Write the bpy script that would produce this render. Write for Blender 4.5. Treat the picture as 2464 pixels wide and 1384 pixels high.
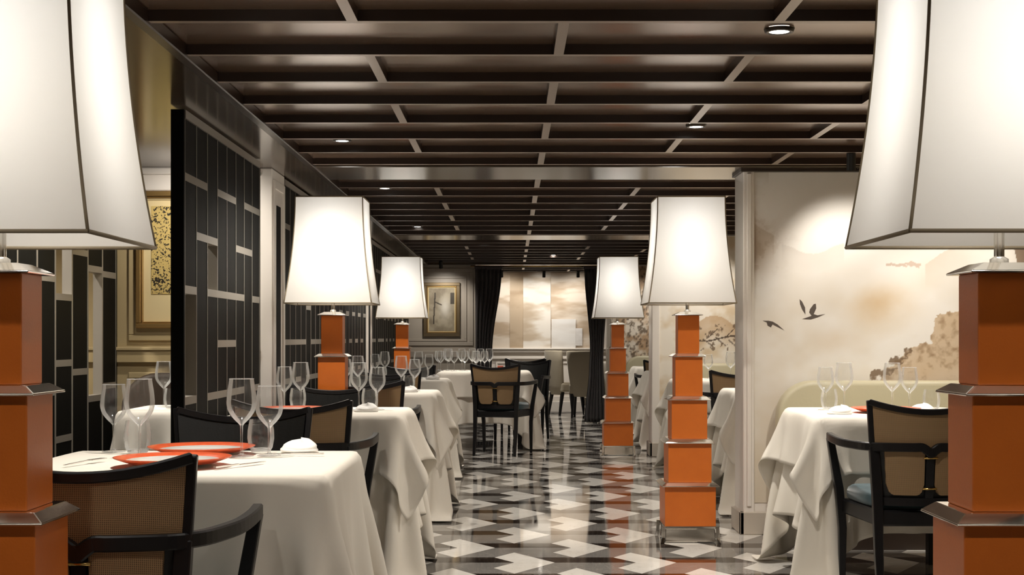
import bpy, bmesh, math, random
import numpy as np
from mathutils import Vector, Matrix

# ---------------------------------------------------------------- clear
for o in list(bpy.data.objects):
    bpy.data.objects.remove(o, do_unlink=True)
scene = bpy.context.scene
COL = scene.collection
random.seed(7)

# ---------------------------------------------------------------- camera, world, exposure
CAM_H = 1.13
FPX = 50 / 36 * 2464
cam_data = bpy.data.cameras.new('camera')
cam_data.lens = 50
cam_data.sensor_width = 36
cam_data.shift_y = 120 / 2464
cam_data.clip_start = 0.05
cam = bpy.data.objects.new('camera', cam_data)
cam.location = (0, 0, CAM_H)
cam.rotation_euler = (math.radians(90), 0, 0)
COL.objects.link(cam)
scene.camera = cam

world = bpy.data.worlds.new('world')
scene.world = world
world.use_nodes = True
world.node_tree.nodes['Background'].inputs[0].default_value = (1.0, 0.86, 0.70, 1)
world.node_tree.nodes['Background'].inputs[1].default_value = 0.35

vs = scene.view_settings
vs.view_transform = 'Standard'
vs.look = 'None'
vs.exposure = 0.38
vs.gamma = 1.0
vs.use_curve_mapping = False

WARM = (1.0, 0.93, 0.84)
BULB_W = 3.0
SPOT_W = 78.0
WASH_W = 33.0

# ---------------------------------------------------------------- materials
def srgb(r, g, b):
    def f(c):
        c /= 255
        return c / 12.92 if c <= .04045 else ((c + .055) / 1.055) ** 2.4
    return (f(r), f(g), f(b), 1)

MATS = {}
def mat(name, col, rough=.5, metal=0., spec=.5, bump=None, noise=None, coat=0., sheen=0.):
    m = bpy.data.materials.new(name)
    m.use_nodes = True
    nt = m.node_tree
    p = nt.nodes['Principled BSDF']
    p.inputs['Base Color'].default_value = col
    p.inputs['Roughness'].default_value = rough
    p.inputs['Metallic'].default_value = metal
    p.inputs['Specular IOR Level'].default_value = spec
    p.inputs['Coat Weight'].default_value = coat
    p.inputs['Coat Roughness'].default_value = .08
    p.inputs['Sheen Weight'].default_value = sheen
    tc = nt.nodes.new('ShaderNodeTexCoord')
    if noise:                                   # (scale, second colour, factor)
        n = nt.nodes.new('ShaderNodeTexNoise')
        n.inputs['Scale'].default_value = noise[0]
        n.inputs['Detail'].default_value = 5
        nt.links.new(tc.outputs['Object'], n.inputs['Vector'])
        mx = nt.nodes.new('ShaderNodeMix'); mx.data_type = 'RGBA'
        mx.inputs[6].default_value = col
        mx.inputs[7].default_value = noise[1]
        mr = nt.nodes.new('ShaderNodeMapRange')
        mr.inputs[1].default_value = .35; mr.inputs[2].default_value = .7
        mr.inputs[3].default_value = 0; mr.inputs[4].default_value = noise[2]
        nt.links.new(n.outputs['Fac'], mr.inputs[0])
        nt.links.new(mr.outputs[0], mx.inputs[0])
        nt.links.new(mx.outputs[2], p.inputs['Base Color'])
    if bump:                                    # (scale, strength)
        n2 = nt.nodes.new('ShaderNodeTexNoise')
        n2.inputs['Scale'].default_value = bump[0]
        n2.inputs['Detail'].default_value = 4
        nt.links.new(tc.outputs['Object'], n2.inputs['Vector'])
        b = nt.nodes.new('ShaderNodeBump')
        b.inputs['Strength'].default_value = bump[1]
        b.inputs['Distance'].default_value = .01
        nt.links.new(n2.outputs['Fac'], b.inputs['Height'])
        nt.links.new(b.outputs['Normal'], p.inputs['Normal'])
    MATS[name] = m
    return m

mat('orange_leather', srgb(206, 108, 36), .34, noise=(14, srgb(196, 100, 32), .5), bump=(220, .05))
mat('chrome', (.80, .77, .72, 1), .10, metal=1)
mat('brass', srgb(214, 180, 110), .25, metal=1)
mat('piping', srgb(150, 136, 112), .6)
mat('black_wood', srgb(17, 16, 18), .34, spec=.4, noise=(30, srgb(23, 21, 23), .6))
mat('black_leather', srgb(20, 20, 19), .42, bump=(160, .06))
mat('teal_velvet', srgb(52, 84, 92), .75, noise=(18, srgb(36, 62, 70), .7), sheen=.4)
mat('linen', srgb(236, 230, 218), .85, bump=(9, .16), noise=(3, srgb(228, 220, 206), .5))
mat('napkin_linen', srgb(244, 242, 238), .85, bump=(40, .2))
mat('porcelain', srgb(240, 238, 232), .15, coat=.5)
mat('orange_glaze', srgb(228, 98, 52), .3, noise=(45, srgb(204, 76, 40), .6), coat=.3)
mat('silver', (.75, .74, .72, 1), .18, metal=1)
mat('ceiling_lacquer', srgb(138, 112, 92), .21, metal=.55, noise=(3, srgb(118, 95, 78), .6))
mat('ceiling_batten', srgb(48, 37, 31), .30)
mat('batten_lit_underside', srgb(156, 140, 126), .3, metal=.3)  # lighter batten colour: the floor's reflected light is painted in
mat('soffit_lacquer', srgb(74, 62, 50), .16, noise=(2, srgb(68, 56, 45), .6))
mat('screen_black', srgb(17, 17, 15), .6, spec=.08, noise=(6, srgb(12, 12, 10), .5))
mat('screen_metal', srgb(150, 144, 134), .42, metal=.45)
mat('white_paint', srgb(236, 229, 220), .35)
mat('cream_paint', srgb(214, 200, 172), .45)
mat('alcove_paint', srgb(186, 166, 124), .45)
mat('taupe_paint', srgb(190, 180, 166), .4)
mat('brown_wall', srgb(70, 58, 46), .5)
mat('dark_trim', srgb(52, 42, 36), .35)
mat('curtain_cloth', srgb(62, 57, 58), .8, sheen=.2, bump=(60, .08))
mat('banquette_leather', srgb(206, 198, 168), .4, bump=(50, .05))
mat('dark_banquette', srgb(66, 54, 42), .5)
mat('taupe_fabric', srgb(168, 158, 138), .8, sheen=.2)
mat('gold_frame', srgb(170, 138, 86), .35, metal=.7)
mat('bronze_frame', srgb(120, 104, 78), .4, metal=.5)
mat('mat_board', srgb(226, 206, 156), .7)
mat('fixture_black', srgb(18, 17, 16), .4)
mat('fixture_bronze', srgb(52, 42, 32), .3, metal=.7)
mat('terracotta', srgb(172, 78, 52), .6)
mat('bird_ink', srgb(92, 82, 74), .8)
mat('grout', srgb(60, 57, 53), .4)
mat('picture_gold', srgb(206, 178, 108), .45, metal=.35, noise=(10, srgb(170, 140, 80), .6))

def painted(name, rough=.55):
    m = bpy.data.materials.new(name); m.use_nodes = True
    nt = m.node_tree; p = nt.nodes['Principled BSDF']
    a = nt.nodes.new('ShaderNodeVertexColor'); a.layer_name = 'paint'
    nt.links.new(a.outputs['Color'], p.inputs['Base Color'])
    p.inputs['Roughness'].default_value = rough
    MATS[name] = m
painted('mural_paint')

def emit(name, col, s):
    m = bpy.data.materials.new(name); m.use_nodes = True
    nt = m.node_tree; nt.nodes.remove(nt.nodes['Principled BSDF'])
    e = nt.nodes.new('ShaderNodeEmission')
    e.inputs[0].default_value = (*col, 1); e.inputs[1].default_value = s
    nt.links.new(e.outputs[0], nt.nodes['Material Output'].inputs[0])
    MATS[name] = m
emit('bulb_glow', (1, .9, .76), 12)
emit('downlight_glow', (1, .92, .82), 14)

def shade_mat():
    m = bpy.data.materials.new('shade_silk'); m.use_nodes = True
    nt = m.node_tree; nt.nodes.remove(nt.nodes['Principled BSDF'])
    d = nt.nodes.new('ShaderNodeBsdfDiffuse'); d.inputs[0].default_value = srgb(240, 237, 230)
    t = nt.nodes.new('ShaderNodeBsdfTranslucent'); t.inputs[0].default_value = srgb(252, 250, 246)
    mx = nt.nodes.new('ShaderNodeMixShader'); mx.inputs[0].default_value = .55
    nt.links.new(d.outputs[0], mx.inputs[1]); nt.links.new(t.outputs[0], mx.inputs[2])
    nt.links.new(mx.outputs[0], nt.nodes['Material Output'].inputs[0])
    MATS['shade_silk'] = m
shade_mat()

def glass_mat():
    m = bpy.data.materials.new('thin_glass'); m.use_nodes = True
    nt = m.node_tree; nt.nodes.remove(nt.nodes['Principled BSDF'])
    tr = nt.nodes.new('ShaderNodeBsdfTransparent'); tr.inputs[0].default_value = (.97, .975, .975, 1)
    g = nt.nodes.new('ShaderNodeBsdfGlossy'); g.inputs['Roughness'].default_value = .06
    tl = nt.nodes.new('ShaderNodeBsdfTranslucent'); tl.inputs[0].default_value = (.95, .95, .94, 1)
    df = nt.nodes.new('ShaderNodeBsdfDiffuse'); df.inputs[0].default_value = (.95, .95, .94, 1)
    a1 = nt.nodes.new('ShaderNodeMixShader'); a1.inputs[0].default_value = .5  # white blended in towards the edges, imitating bright refracted highlights
    nt.links.new(tl.outputs[0], a1.inputs[1]); nt.links.new(df.outputs[0], a1.inputs[2])
    a2 = nt.nodes.new('ShaderNodeMixShader'); a2.inputs[0].default_value = .6
    nt.links.new(a1.outputs[0], a2.inputs[1]); nt.links.new(g.outputs[0], a2.inputs[2])
    lw = nt.nodes.new('ShaderNodeLayerWeight'); lw.inputs[0].default_value = .30
    mr = nt.nodes.new('ShaderNodeMapRange')
    mr.inputs[3].default_value = .04; mr.inputs[4].default_value = .70
    nt.links.new(lw.outputs['Fresnel'], mr.inputs[0])
    mx = nt.nodes.new('ShaderNodeMixShader')
    nt.links.new(mr.outputs[0], mx.inputs[0])
    nt.links.new(tr.outputs[0], mx.inputs[1]); nt.links.new(a2.outputs[0], mx.inputs[2])
    nt.links.new(mx.outputs[0], nt.nodes['Material Output'].inputs[0])
    MATS['thin_glass'] = m
glass_mat()

def cane_mat():
    m = bpy.data.materials.new('cane_weave'); m.use_nodes = True
    nt = m.node_tree; p = nt.nodes['Principled BSDF']
    p.inputs['Roughness'].default_value = .6
    tc = nt.nodes.new('ShaderNodeTexCoord')
    outs = []
    for ax in ('X', 'Z'):
        w = nt.nodes.new('ShaderNodeTexWave'); w.bands_direction = ax
        w.inputs['Scale'].default_value = 78
        w.inputs['Distortion'].default_value = .4
        nt.links.new(tc.outputs['Object'], w.inputs['Vector'])
        outs.append(w.outputs['Fac'])
    mul = nt.nodes.new('ShaderNodeMath'); mul.operation = 'MAXIMUM'
    nt.links.new(outs[0], mul.inputs[0]); nt.links.new(outs[1], mul.inputs[1])
    r = nt.nodes.new('ShaderNodeValToRGB')
    r.color_ramp.elements[0].position = .25; r.color_ramp.elements[0].color = srgb(70, 51, 33)
    r.color_ramp.elements[1].position = .85; r.color_ramp.elements[1].color = srgb(160, 130, 92)
    nt.links.new(mul.outputs[0], r.inputs[0])
    nt.links.new(r.outputs[0], p.inputs['Base Color'])
    b = nt.nodes.new('ShaderNodeBump'); b.inputs['Strength'].default_value = .3; b.inputs['Distance'].default_value = .002
    nt.links.new(mul.outputs[0], b.inputs['Height']); nt.links.new(b.outputs['Normal'], p.inputs['Normal'])
    MATS['cane_weave'] = m
cane_mat()

def marble(name, c0, c1, vein, vfac):
    m = bpy.data.materials.new(name); m.use_nodes = True
    nt = m.node_tree; p = nt.nodes['Principled BSDF']
    p.inputs['Roughness'].default_value = .055
    p.inputs['Specular IOR Level'].default_value = .62
    geo = nt.nodes.new('ShaderNodeNewGeometry')
    n = nt.nodes.new('ShaderNodeTexNoise'); n.inputs['Scale'].default_value = 2.3; n.inputs['Detail'].default_value = 6
    n.inputs['Distortion'].default_value = 1.5
    nt.links.new(geo.outputs['Position'], n.inputs['Vector'])
    r = nt.nodes.new('ShaderNodeValToRGB')
    r.color_ramp.elements[0].position = .3; r.color_ramp.elements[0].color = c0
    r.color_ramp.elements[1].position = .7; r.color_ramp.elements[1].color = c1
    nt.links.new(n.outputs['Fac'], r.inputs[0])
    n2 = nt.nodes.new('ShaderNodeTexNoise'); n2.inputs['Scale'].default_value = 5; n2.inputs['Detail'].default_value = 8
    n2.inputs['Distortion'].default_value = 2.5
    nt.links.new(geo.outputs['Position'], n2.inputs['Vector'])
    r2 = nt.nodes.new('ShaderNodeValToRGB')
    e = r2.color_ramp.elements
    e[0].position = .485; e[0].color = (0, 0, 0, 1); e[1].position = .5; e[1].color = (1, 1, 1, 1)
    e2 = e.new(.52); e2.color = (0, 0, 0, 1)
    nt.links.new(n2.outputs['Fac'], r2.inputs[0])
    ml = nt.nodes.new('ShaderNodeMath'); ml.operation = 'MULTIPLY'; ml.inputs[1].default_value = vfac
    nt.links.new(r2.outputs[0], ml.inputs[0])
    mx = nt.nodes.new('ShaderNodeMix'); mx.data_type = 'RGBA'
    nt.links.new(ml.outputs[0], mx.inputs[0]); nt.links.new(r.outputs[0], mx.inputs[6])
    mx.inputs[7].default_value = vein
    nt.links.new(mx.outputs[2], p.inputs['Base Color'])
    MATS[name] = m
marble('white_marble', srgb(226, 221, 212), srgb(240, 237, 230), srgb(200, 192, 180), .5)
marble('grey_marble', srgb(120, 117, 113), srgb(140, 136, 130), srgb(170, 164, 156), .4)
marble('black_marble', srgb(34, 28, 25), srgb(52, 43, 37), srgb(110, 98, 86), .35)

def speckle():
    m = bpy.data.materials.new('speckled_gold'); m.use_nodes = True
    nt = m.node_tree; p = nt.nodes['Principled BSDF']
    p.inputs['Roughness'].default_value = .5
    tc = nt.nodes.new('ShaderNodeTexCoord')
    n = nt.nodes.new('ShaderNodeTexNoise'); n.inputs['Scale'].default_value = 95; n.inputs['Detail'].default_value = 4
    n3 = nt.nodes.new('ShaderNodeTexNoise'); n3.inputs['Scale'].default_value = 5
    nt.links.new(tc.outputs['Object'], n.inputs['Vector']); nt.links.new(tc.outputs['Object'], n3.inputs['Vector'])
    ad = nt.nodes.new('ShaderNodeMath'); ad.operation = 'MULTIPLY_ADD'; ad.inputs[1].default_value = .35
    nt.links.new(n3.outputs['Fac'], ad.inputs[0]); nt.links.new(n.outputs['Fac'], ad.inputs[2])
    r = nt.nodes.new('ShaderNodeValToRGB')
    r.color_ramp.elements[0].position = .70; r.color_ramp.elements[0].color = srgb(208, 182, 112)
    r.color_ramp.elements[1].position = .75; r.color_ramp.elements[1].color = srgb(40, 34, 26)
    nt.links.new(ad.outputs[0], r.inputs[0]); nt.links.new(r.outputs[0], p.inputs['Base Color'])
    MATS['speckled_gold'] = m
speckle()

# ---------------------------------------------------------------- helpers
class MB:
    def __init__(s):
        s.v = []; s.f = []
    def add(s, vs_, fs_):
        b = len(s.v)
        s.v += [tuple(p) for p in vs_]
        s.f += [tuple(b + i for i in f) for f in fs_]
    def box(s, x0, x1, y0, y1, z0, z1):
        s.add([(x0, y0, z0), (x1, y0, z0), (x1, y1, z0), (x0, y1, z0), (x0, y0, z1), (x1, y0, z1), (x1, y1, z1), (x0, y1, z1)],
              [(3, 2, 1, 0), (4, 5, 6, 7), (0, 1, 5, 4), (1, 2, 6, 5), (2, 3, 7, 6), (3, 0, 4, 7)])
        return s
    def frustum(s, hb, z0, ht, z1, cx=0, cy=0):
        s.add([(cx - hb, cy - hb, z0), (cx + hb, cy - hb, z0), (cx + hb, cy + hb, z0), (cx - hb, cy + hb, z0),
               (cx - ht, cy - ht, z1), (cx + ht, cy - ht, z1), (cx + ht, cy + ht, z1), (cx - ht, cy + ht, z1)],
              [(3, 2, 1, 0), (4, 5, 6, 7), (0, 1, 5, 4), (1, 2, 6, 5), (2, 3, 7, 6), (3, 0, 4, 7)])
        return s
    def loft(s, rings, cap=True, closed=True):
        b = len(s.v); n = len(rings[0])
        for r in rings:
            s.v += [tuple(p) for p in r]
        for i in range(len(rings) - 1):
            for j in range(n if closed else n - 1):
                k = (j + 1) % n
                s.f.append((b + i * n + j, b + i * n + k, b + (i + 1) * n + k, b + (i + 1) * n + j))
        if cap:
            s.f.append(tuple(b + j for j in range(n))[::-1])
            s.f.append(tuple(b + (len(rings) - 1) * n + j for j in range(n)))
        return s
    def tube(s, path, r, seg=8, flat=None, cap=True):
        """round tube, or with flat=(w, h) a rectangular bar whose h runs along world z as far as it can"""
        P = [Vector(p) for p in path]
        rings = []
        for i, p in enumerate(P):
            t = (P[min(i + 1, len(P) - 1)] - P[max(i - 1, 0)]).normalized()
            up = Vector((0, 0, 1))
            if abs(t.z) > .95: up = Vector((0, 1, 0))
            a = t.cross(up).normalized(); b_ = a.cross(t).normalized()
            rr = r[i] if isinstance(r, (list, tuple)) else r
            if flat:
                fw, fh = flat[i] if isinstance(flat, list) else flat
                rings.append([p + a * x * fw / 2 + b_ * y * fh / 2 for x, y in ((-1, -1), (1, -1), (1, 1), (-1, 1))])
            else:
                rings.append([p + a * rr * math.cos(2 * math.pi * k / seg) + b_ * rr * math.sin(2 * math.pi * k / seg) for k in range(seg)])
        return s.loft(rings, cap)
    def lathe(s, prof, seg=24, cx=0, cy=0, cap=False):
        rings = [[(cx + r * math.cos(2 * math.pi * k / seg), cy + r * math.sin(2 * math.pi * k / seg), z) for k in range(seg)] for r, z in prof]
        return s.loft(rings, cap)
    def prism(s, poly, a0, a1, axis='z'):
        n = len(poly)
        def mk(p, a):
            return (p[0], p[1], a) if axis == 'z' else (p[0], a, p[1])
        b = len(s.v)
        s.v += [mk(p, a0) for p in poly] + [mk(p, a1) for p in poly]
        s.f.append(tuple(b + i for i in range(n))[::-1]); s.f.append(tuple(b + n + i for i in range(n)))
        for i in range(n):
            k = (i + 1) % n
            s.f.append((b + i, b + k, b + n + k, b + n + i))
        return s
    def mesh(s, name, m, smooth=False, bevel=0, seg=1):
        me = bpy.data.meshes.new(name)
        me.from_pydata(s.v, [], s.f)
        bm = bmesh.new(); bm.from_mesh(me)
        bmesh.ops.recalc_face_normals(bm, faces=bm.faces)
        if bevel:
            es = [e for e in bm.edges if len(e.link_faces) == 2 and e.calc_face_angle(0) > .5]
            bmesh.ops.bevel(bm, geom=es, offset=bevel, segments=seg, affect='EDGES', profile=.6)
        bm.to_mesh(me); bm.free()
        if smooth:
            me.shade_smooth() if hasattr(me, 'shade_smooth') else [setattr(p, 'use_smooth', True) for p in me.polygons]
        if m: me.materials.append(MATS[m])
        return me
    def build(s, name, m, parent=None, smooth=False, bevel=0, seg=1, loc=None):
        return link(name, s.mesh(name, m, smooth, bevel, seg), parent, loc)

def link(name, data, parent=None, loc=None, rz=0):
    o = bpy.data.objects.new(name, data); COL.objects.link(o)
    if parent: o.parent = parent
    if loc: o.location = loc
    if rz: o.rotation_euler = (0, 0, rz)
    return o
def tag(o, label=None, cat=None, group=None, kind=None):
    if label: o['label'] = label
    if cat: o['category'] = cat
    if group: o['group'] = group
    if kind: o['kind'] = kind
    return o
def thing(name, label, cat, loc=(0, 0, 0), rz=0, group=None):
    return tag(link(name, None, None, loc, rz), label, cat, group)
def copy_tree(o, parent=None):
    c = o.copy(); COL.objects.link(c); c.parent = parent
    for ch in list(o.children): copy_tree(ch, c)
    return c
def struct(o): return tag(o, kind='structure')
def px(x, Y): return (x - 1231) * Y / FPX            # photo measurements turned to metres at a real distance
def pz(y, Y): return CAM_H - (y - 812) * Y / FPX

# ================================================================ SETTING
CZ = 2.10                    # underside of the ceiling battens
PZ = 2.135                   # lacquered ceiling panel
XL, XR = -3.0, 3.0
Y0, Y1, Y2 = -1.0, 19.0, 21.6

# ---- floor: marble pieces in a three-colour arrow pattern
floor = struct(MB().box(XL, XR, Y0, Y2, -.05, -.006).build('floor', 'grout'))
U, HH = .1017, .1667
P_white = [(0, 0), (-2, 2), (-3, 1), (-2, 0), (-3, -1), (-2, -2)]
P_black = [(0, 0), (4, 0), (3, 1), (-1, 1)]
P_grey = [(-5, 1), (-3, 1), (-2, 2), (-1, 1), (1, 1), (0, 2), (1, 3), (-3, 3)]
def shrink(poly, g=.0007):
    pts = [Vector((a * U, b * HH)) for a, b in poly]
    area = sum(pts[i].x * pts[(i + 1) % len(pts)].y - pts[(i + 1) % len(pts)].x * pts[i].y for i in range(len(pts)))
    if area < 0: pts.reverse()
    out = []
    n = len(pts)
    for i in range(n):
        e0 = (pts[i] - pts[i - 1]).normalized(); e1 = (pts[(i + 1) % n] - pts[i]).normalized()
        n0 = Vector((-e0.y, e0.x)); n1 = Vector((-e1.y, e1.x))
        k = 1 + n0.dot(n1)
        out.append(pts[i] + (n0 + n1) * g / max(k, .2))
    return [(p.x, p.y) for p in out]
tile_kinds = []
for nm, poly, m in (('white_tile', P_white, 'white_marble'), ('black_tile', P_black, 'black_marble'), ('grey_tile', P_grey, 'grey_marble')):
    sp = shrink(poly)
    tile_kinds.append((nm, sp, MB().prism(sp, -.006, 0).mesh(nm, m)))
cells = []
row = 0
for k in range(-12, 30):
    y = 7.134 + .5 * k
    if y < 2.0 or y > Y2 - .7: continue
    off = .215 if k % 2 == 0 else -.09
    for c in range(-5, 5):
        x = off + .61 * c
        if x < XL + .7 or x > XR - .5: continue
        cells.append((x, y))
def vis(c):
    x, y = c
    inside = (-.75 < x < 1.45) and y > 6.4
    return (0 if inside else 1, y)
cells.sort(key=vis)
rest = {nm: MB() for nm, _, _ in tile_kinds}
for i, (x, y) in enumerate(cells):
    for nm, sp, me in tile_kinds:
        if i < 100:
            link('floor_tile', me, floor, (x, y, 0))
        else:
            rest[nm].prism([(x + a, y + b) for a, b in sp], -.006, 0)
for nm, _, me in tile_kinds:
    o = rest[nm].build('distant_tiles', None, floor)
    o.data.materials.append(me.materials[0])
    tag(o, kind='stuff')

# ---- ceiling
ceiling = struct(MB().box(-1.15, XR, Y0, Y2, PZ, PZ + .04).build('ceiling', 'ceiling_lacquer'))
struct(MB().box(XL, -1.15, Y0, Y2, CZ, PZ + .04).build('ceiling_soffit', 'soffit_lacquer'))
def lighten_underside(me):  # undersides take the colour that imitates floor reflection
    me.materials.append(MATS['batten_lit_underside'])
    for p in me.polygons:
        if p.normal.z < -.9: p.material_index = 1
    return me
bat_me = lighten_underside(MB().box(-1.12, XR, -.015, .015, CZ, PZ).mesh('cross_batten', 'ceiling_batten'))
rows_y = [7.98 - .515 * k for k in range(0, 16)]
rows_y = rows_y[::-1]
rows2 = [9.22 + .523 * k for k in range(0, 9)]
rows3 = [14.62 + .523 * k for k in range(0, 8)]
rows4 = [19.85 + .523 * k for k in range(0, 3)]
joist_me = {}
def joist(x, ya, yb):
    L = round(yb - ya - .03, 3)
    if L not in joist_me:
        joist_me[L] = lighten_underside(MB().box(-.017, .017, 0, L, CZ, PZ).mesh('joist', 'ceiling_batten'))
    link('joist', joist_me[L], ceiling, (x, ya + .015, 0))
for rr, ph in ((rows_y, 0), (rows2, 1), (rows3, 0), (rows4, 0)):
    for i, y in enumerate(rr):
        link('cross_batten', bat_me, ceiling, (0, y, 0))
        if i + 1 < len(rr):
            odd = (i + ph) % 2
            xs = [-.49, .82, 2.13] if odd else [.16, 1.47, 2.78]
            for x in xs: joist(x, y, rr[i + 1])
for x in (.16, 1.47): joist(x, 8.71, rows2[0])
for x in (.16, 1.47): joist(x, 14.1, rows3[0])
for ya, yb in ((8.07, 8.71), (13.46, 14.1), (18.92, 19.3)):
    MB().box(-1.12, XR, ya, yb, CZ - .004, PZ).build('cross_beam', 'soffit_lacquer', ceiling, bevel=.004)
MB().box(-1.155, -1.115, Y0, Y2, CZ - .012, PZ).build('edge_strip', 'ceiling_batten', ceiling, bevel=.004)
MB().box(-1.215, -1.155, Y0, Y2, CZ - .006, CZ + .01).build('edge_strip', 'soffit_lacquer', ceiling, bevel=.002)

# ---- outer walls
struct(MB().box(XL - .1, XL, Y0, Y2, 0, 2.2).build('wall_left', 'cream_paint'))
struct(MB().box(XR, XR + .1, Y0, Y2, 0, 2.2).build('wall_right', 'cream_paint'))
struct(MB().box(XL - .1, XR + .1, Y0 - .1, Y0, 0, 2.2).build('wall_back', 'taupe_paint'))

# ---- painting helpers: a fine mesh with painted colours
def vnoise(x, y, seed):
    rs = np.random.RandomState(seed)
    T = rs.rand(64, 64)
    xi = np.floor(x).astype(int); yi = np.floor(y).astype(int)
    fx = x - xi; fy = y - yi
    fx = fx * fx * (3 - 2 * fx); fy = fy * fy * (3 - 2 * fy)
    g = lambda a, b: T[a % 64, b % 64]
    return (g(xi, yi) * (1 - fx) + g(xi + 1, yi) * fx) * (1 - fy) + (g(xi, yi + 1) * (1 - fx) + g(xi + 1, yi + 1) * fx) * fy
def fbm(x, y, seed, oc=4):
    s = 0; a = .5; t = 0
    for i in range(oc):
        s = s + a * vnoise(x * 2 ** i, y * 2 ** i, seed + i); t += a; a *= .5
    return s / t
def inpoly(x, y, poly):
    r = np.zeros(x.shape, bool); n = len(poly)
    for i in range(n):
        x0, y0 = poly[i]; x1, y1 = poly[(i + 1) % n]
        c = ((y0 > y) != (y1 > y)) & (x < (x1 - x0) * (y - y0) / (y1 - y0 + 1e-9) + x0)
        r ^= c
    return r
def lin(c):
    c = np.asarray(c, float) / 255
    return np.where(c <= .04045, c / 12.92, ((c + .055) / 1.055) ** 2.4)
def mixc(base, col, f):
    f = np.clip(f, 0, 1)[..., None]
    return base * (1 - f) + np.array(col, float) * f
def painting(name, x0, x1, z0, z1, Y, nx, nz, fn, parent=None, thick=.004):
    """panel facing the camera side; fn(photo-scale x, y) -> sRGB 0..255"""
    xs = np.linspace(x0, x1, nx); zs = np.linspace(z0, z1, nz)
    Xg, Zg = np.meshgrid(xs, zs)
    pxs = Xg * FPX / Y + 1231; pys = 812 - (Zg - CAM_H) * FPX / Y
    col = lin(fn(pxs, pys))
    V = np.stack([Xg.ravel(), np.full(Xg.size, Y), Zg.ravel()], 1)
    idx = np.arange(nx * nz).reshape(nz, nx)
    F = np.stack([idx[:-1, :-1], idx[:-1, 1:], idx[1:, 1:], idx[1:, :-1]], -1).reshape(-1, 4)
    b = len(V)
    V = np.vstack([V, [[x0, Y + thick, z0], [x1, Y + thick, z0], [x1, Y + thick, z1], [x0, Y + thick, z1]]])
    c = [idx[0, 0], idx[0, -1], idx[-1, -1], idx[-1, 0]]
    faces = F.tolist() + [(b + 3, b + 2, b + 1, b)] + \
        [tuple(idx[0, ::-1].tolist()) + (b, b + 1), tuple(idx[-1, :].tolist()) + (b + 2, b + 3),
         tuple(idx[:, 0].tolist()) + (b + 3, b), tuple(idx[::-1, -1].tolist()) + (b + 1, b + 2)]
    me = bpy.data.meshes.new(name); me.from_pydata(V.tolist(), [], faces)
    a = me.color_attributes.new('paint', 'FLOAT_COLOR', 'POINT')
    buf = np.ones((len(V), 4)); buf[:nx * nz, :3] = col.reshape(-1, 3)
    a.data.foreach_set('color', buf.ravel())
    me.materials.append(MATS['mural_paint'])
    return link(name, me, parent)

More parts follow.
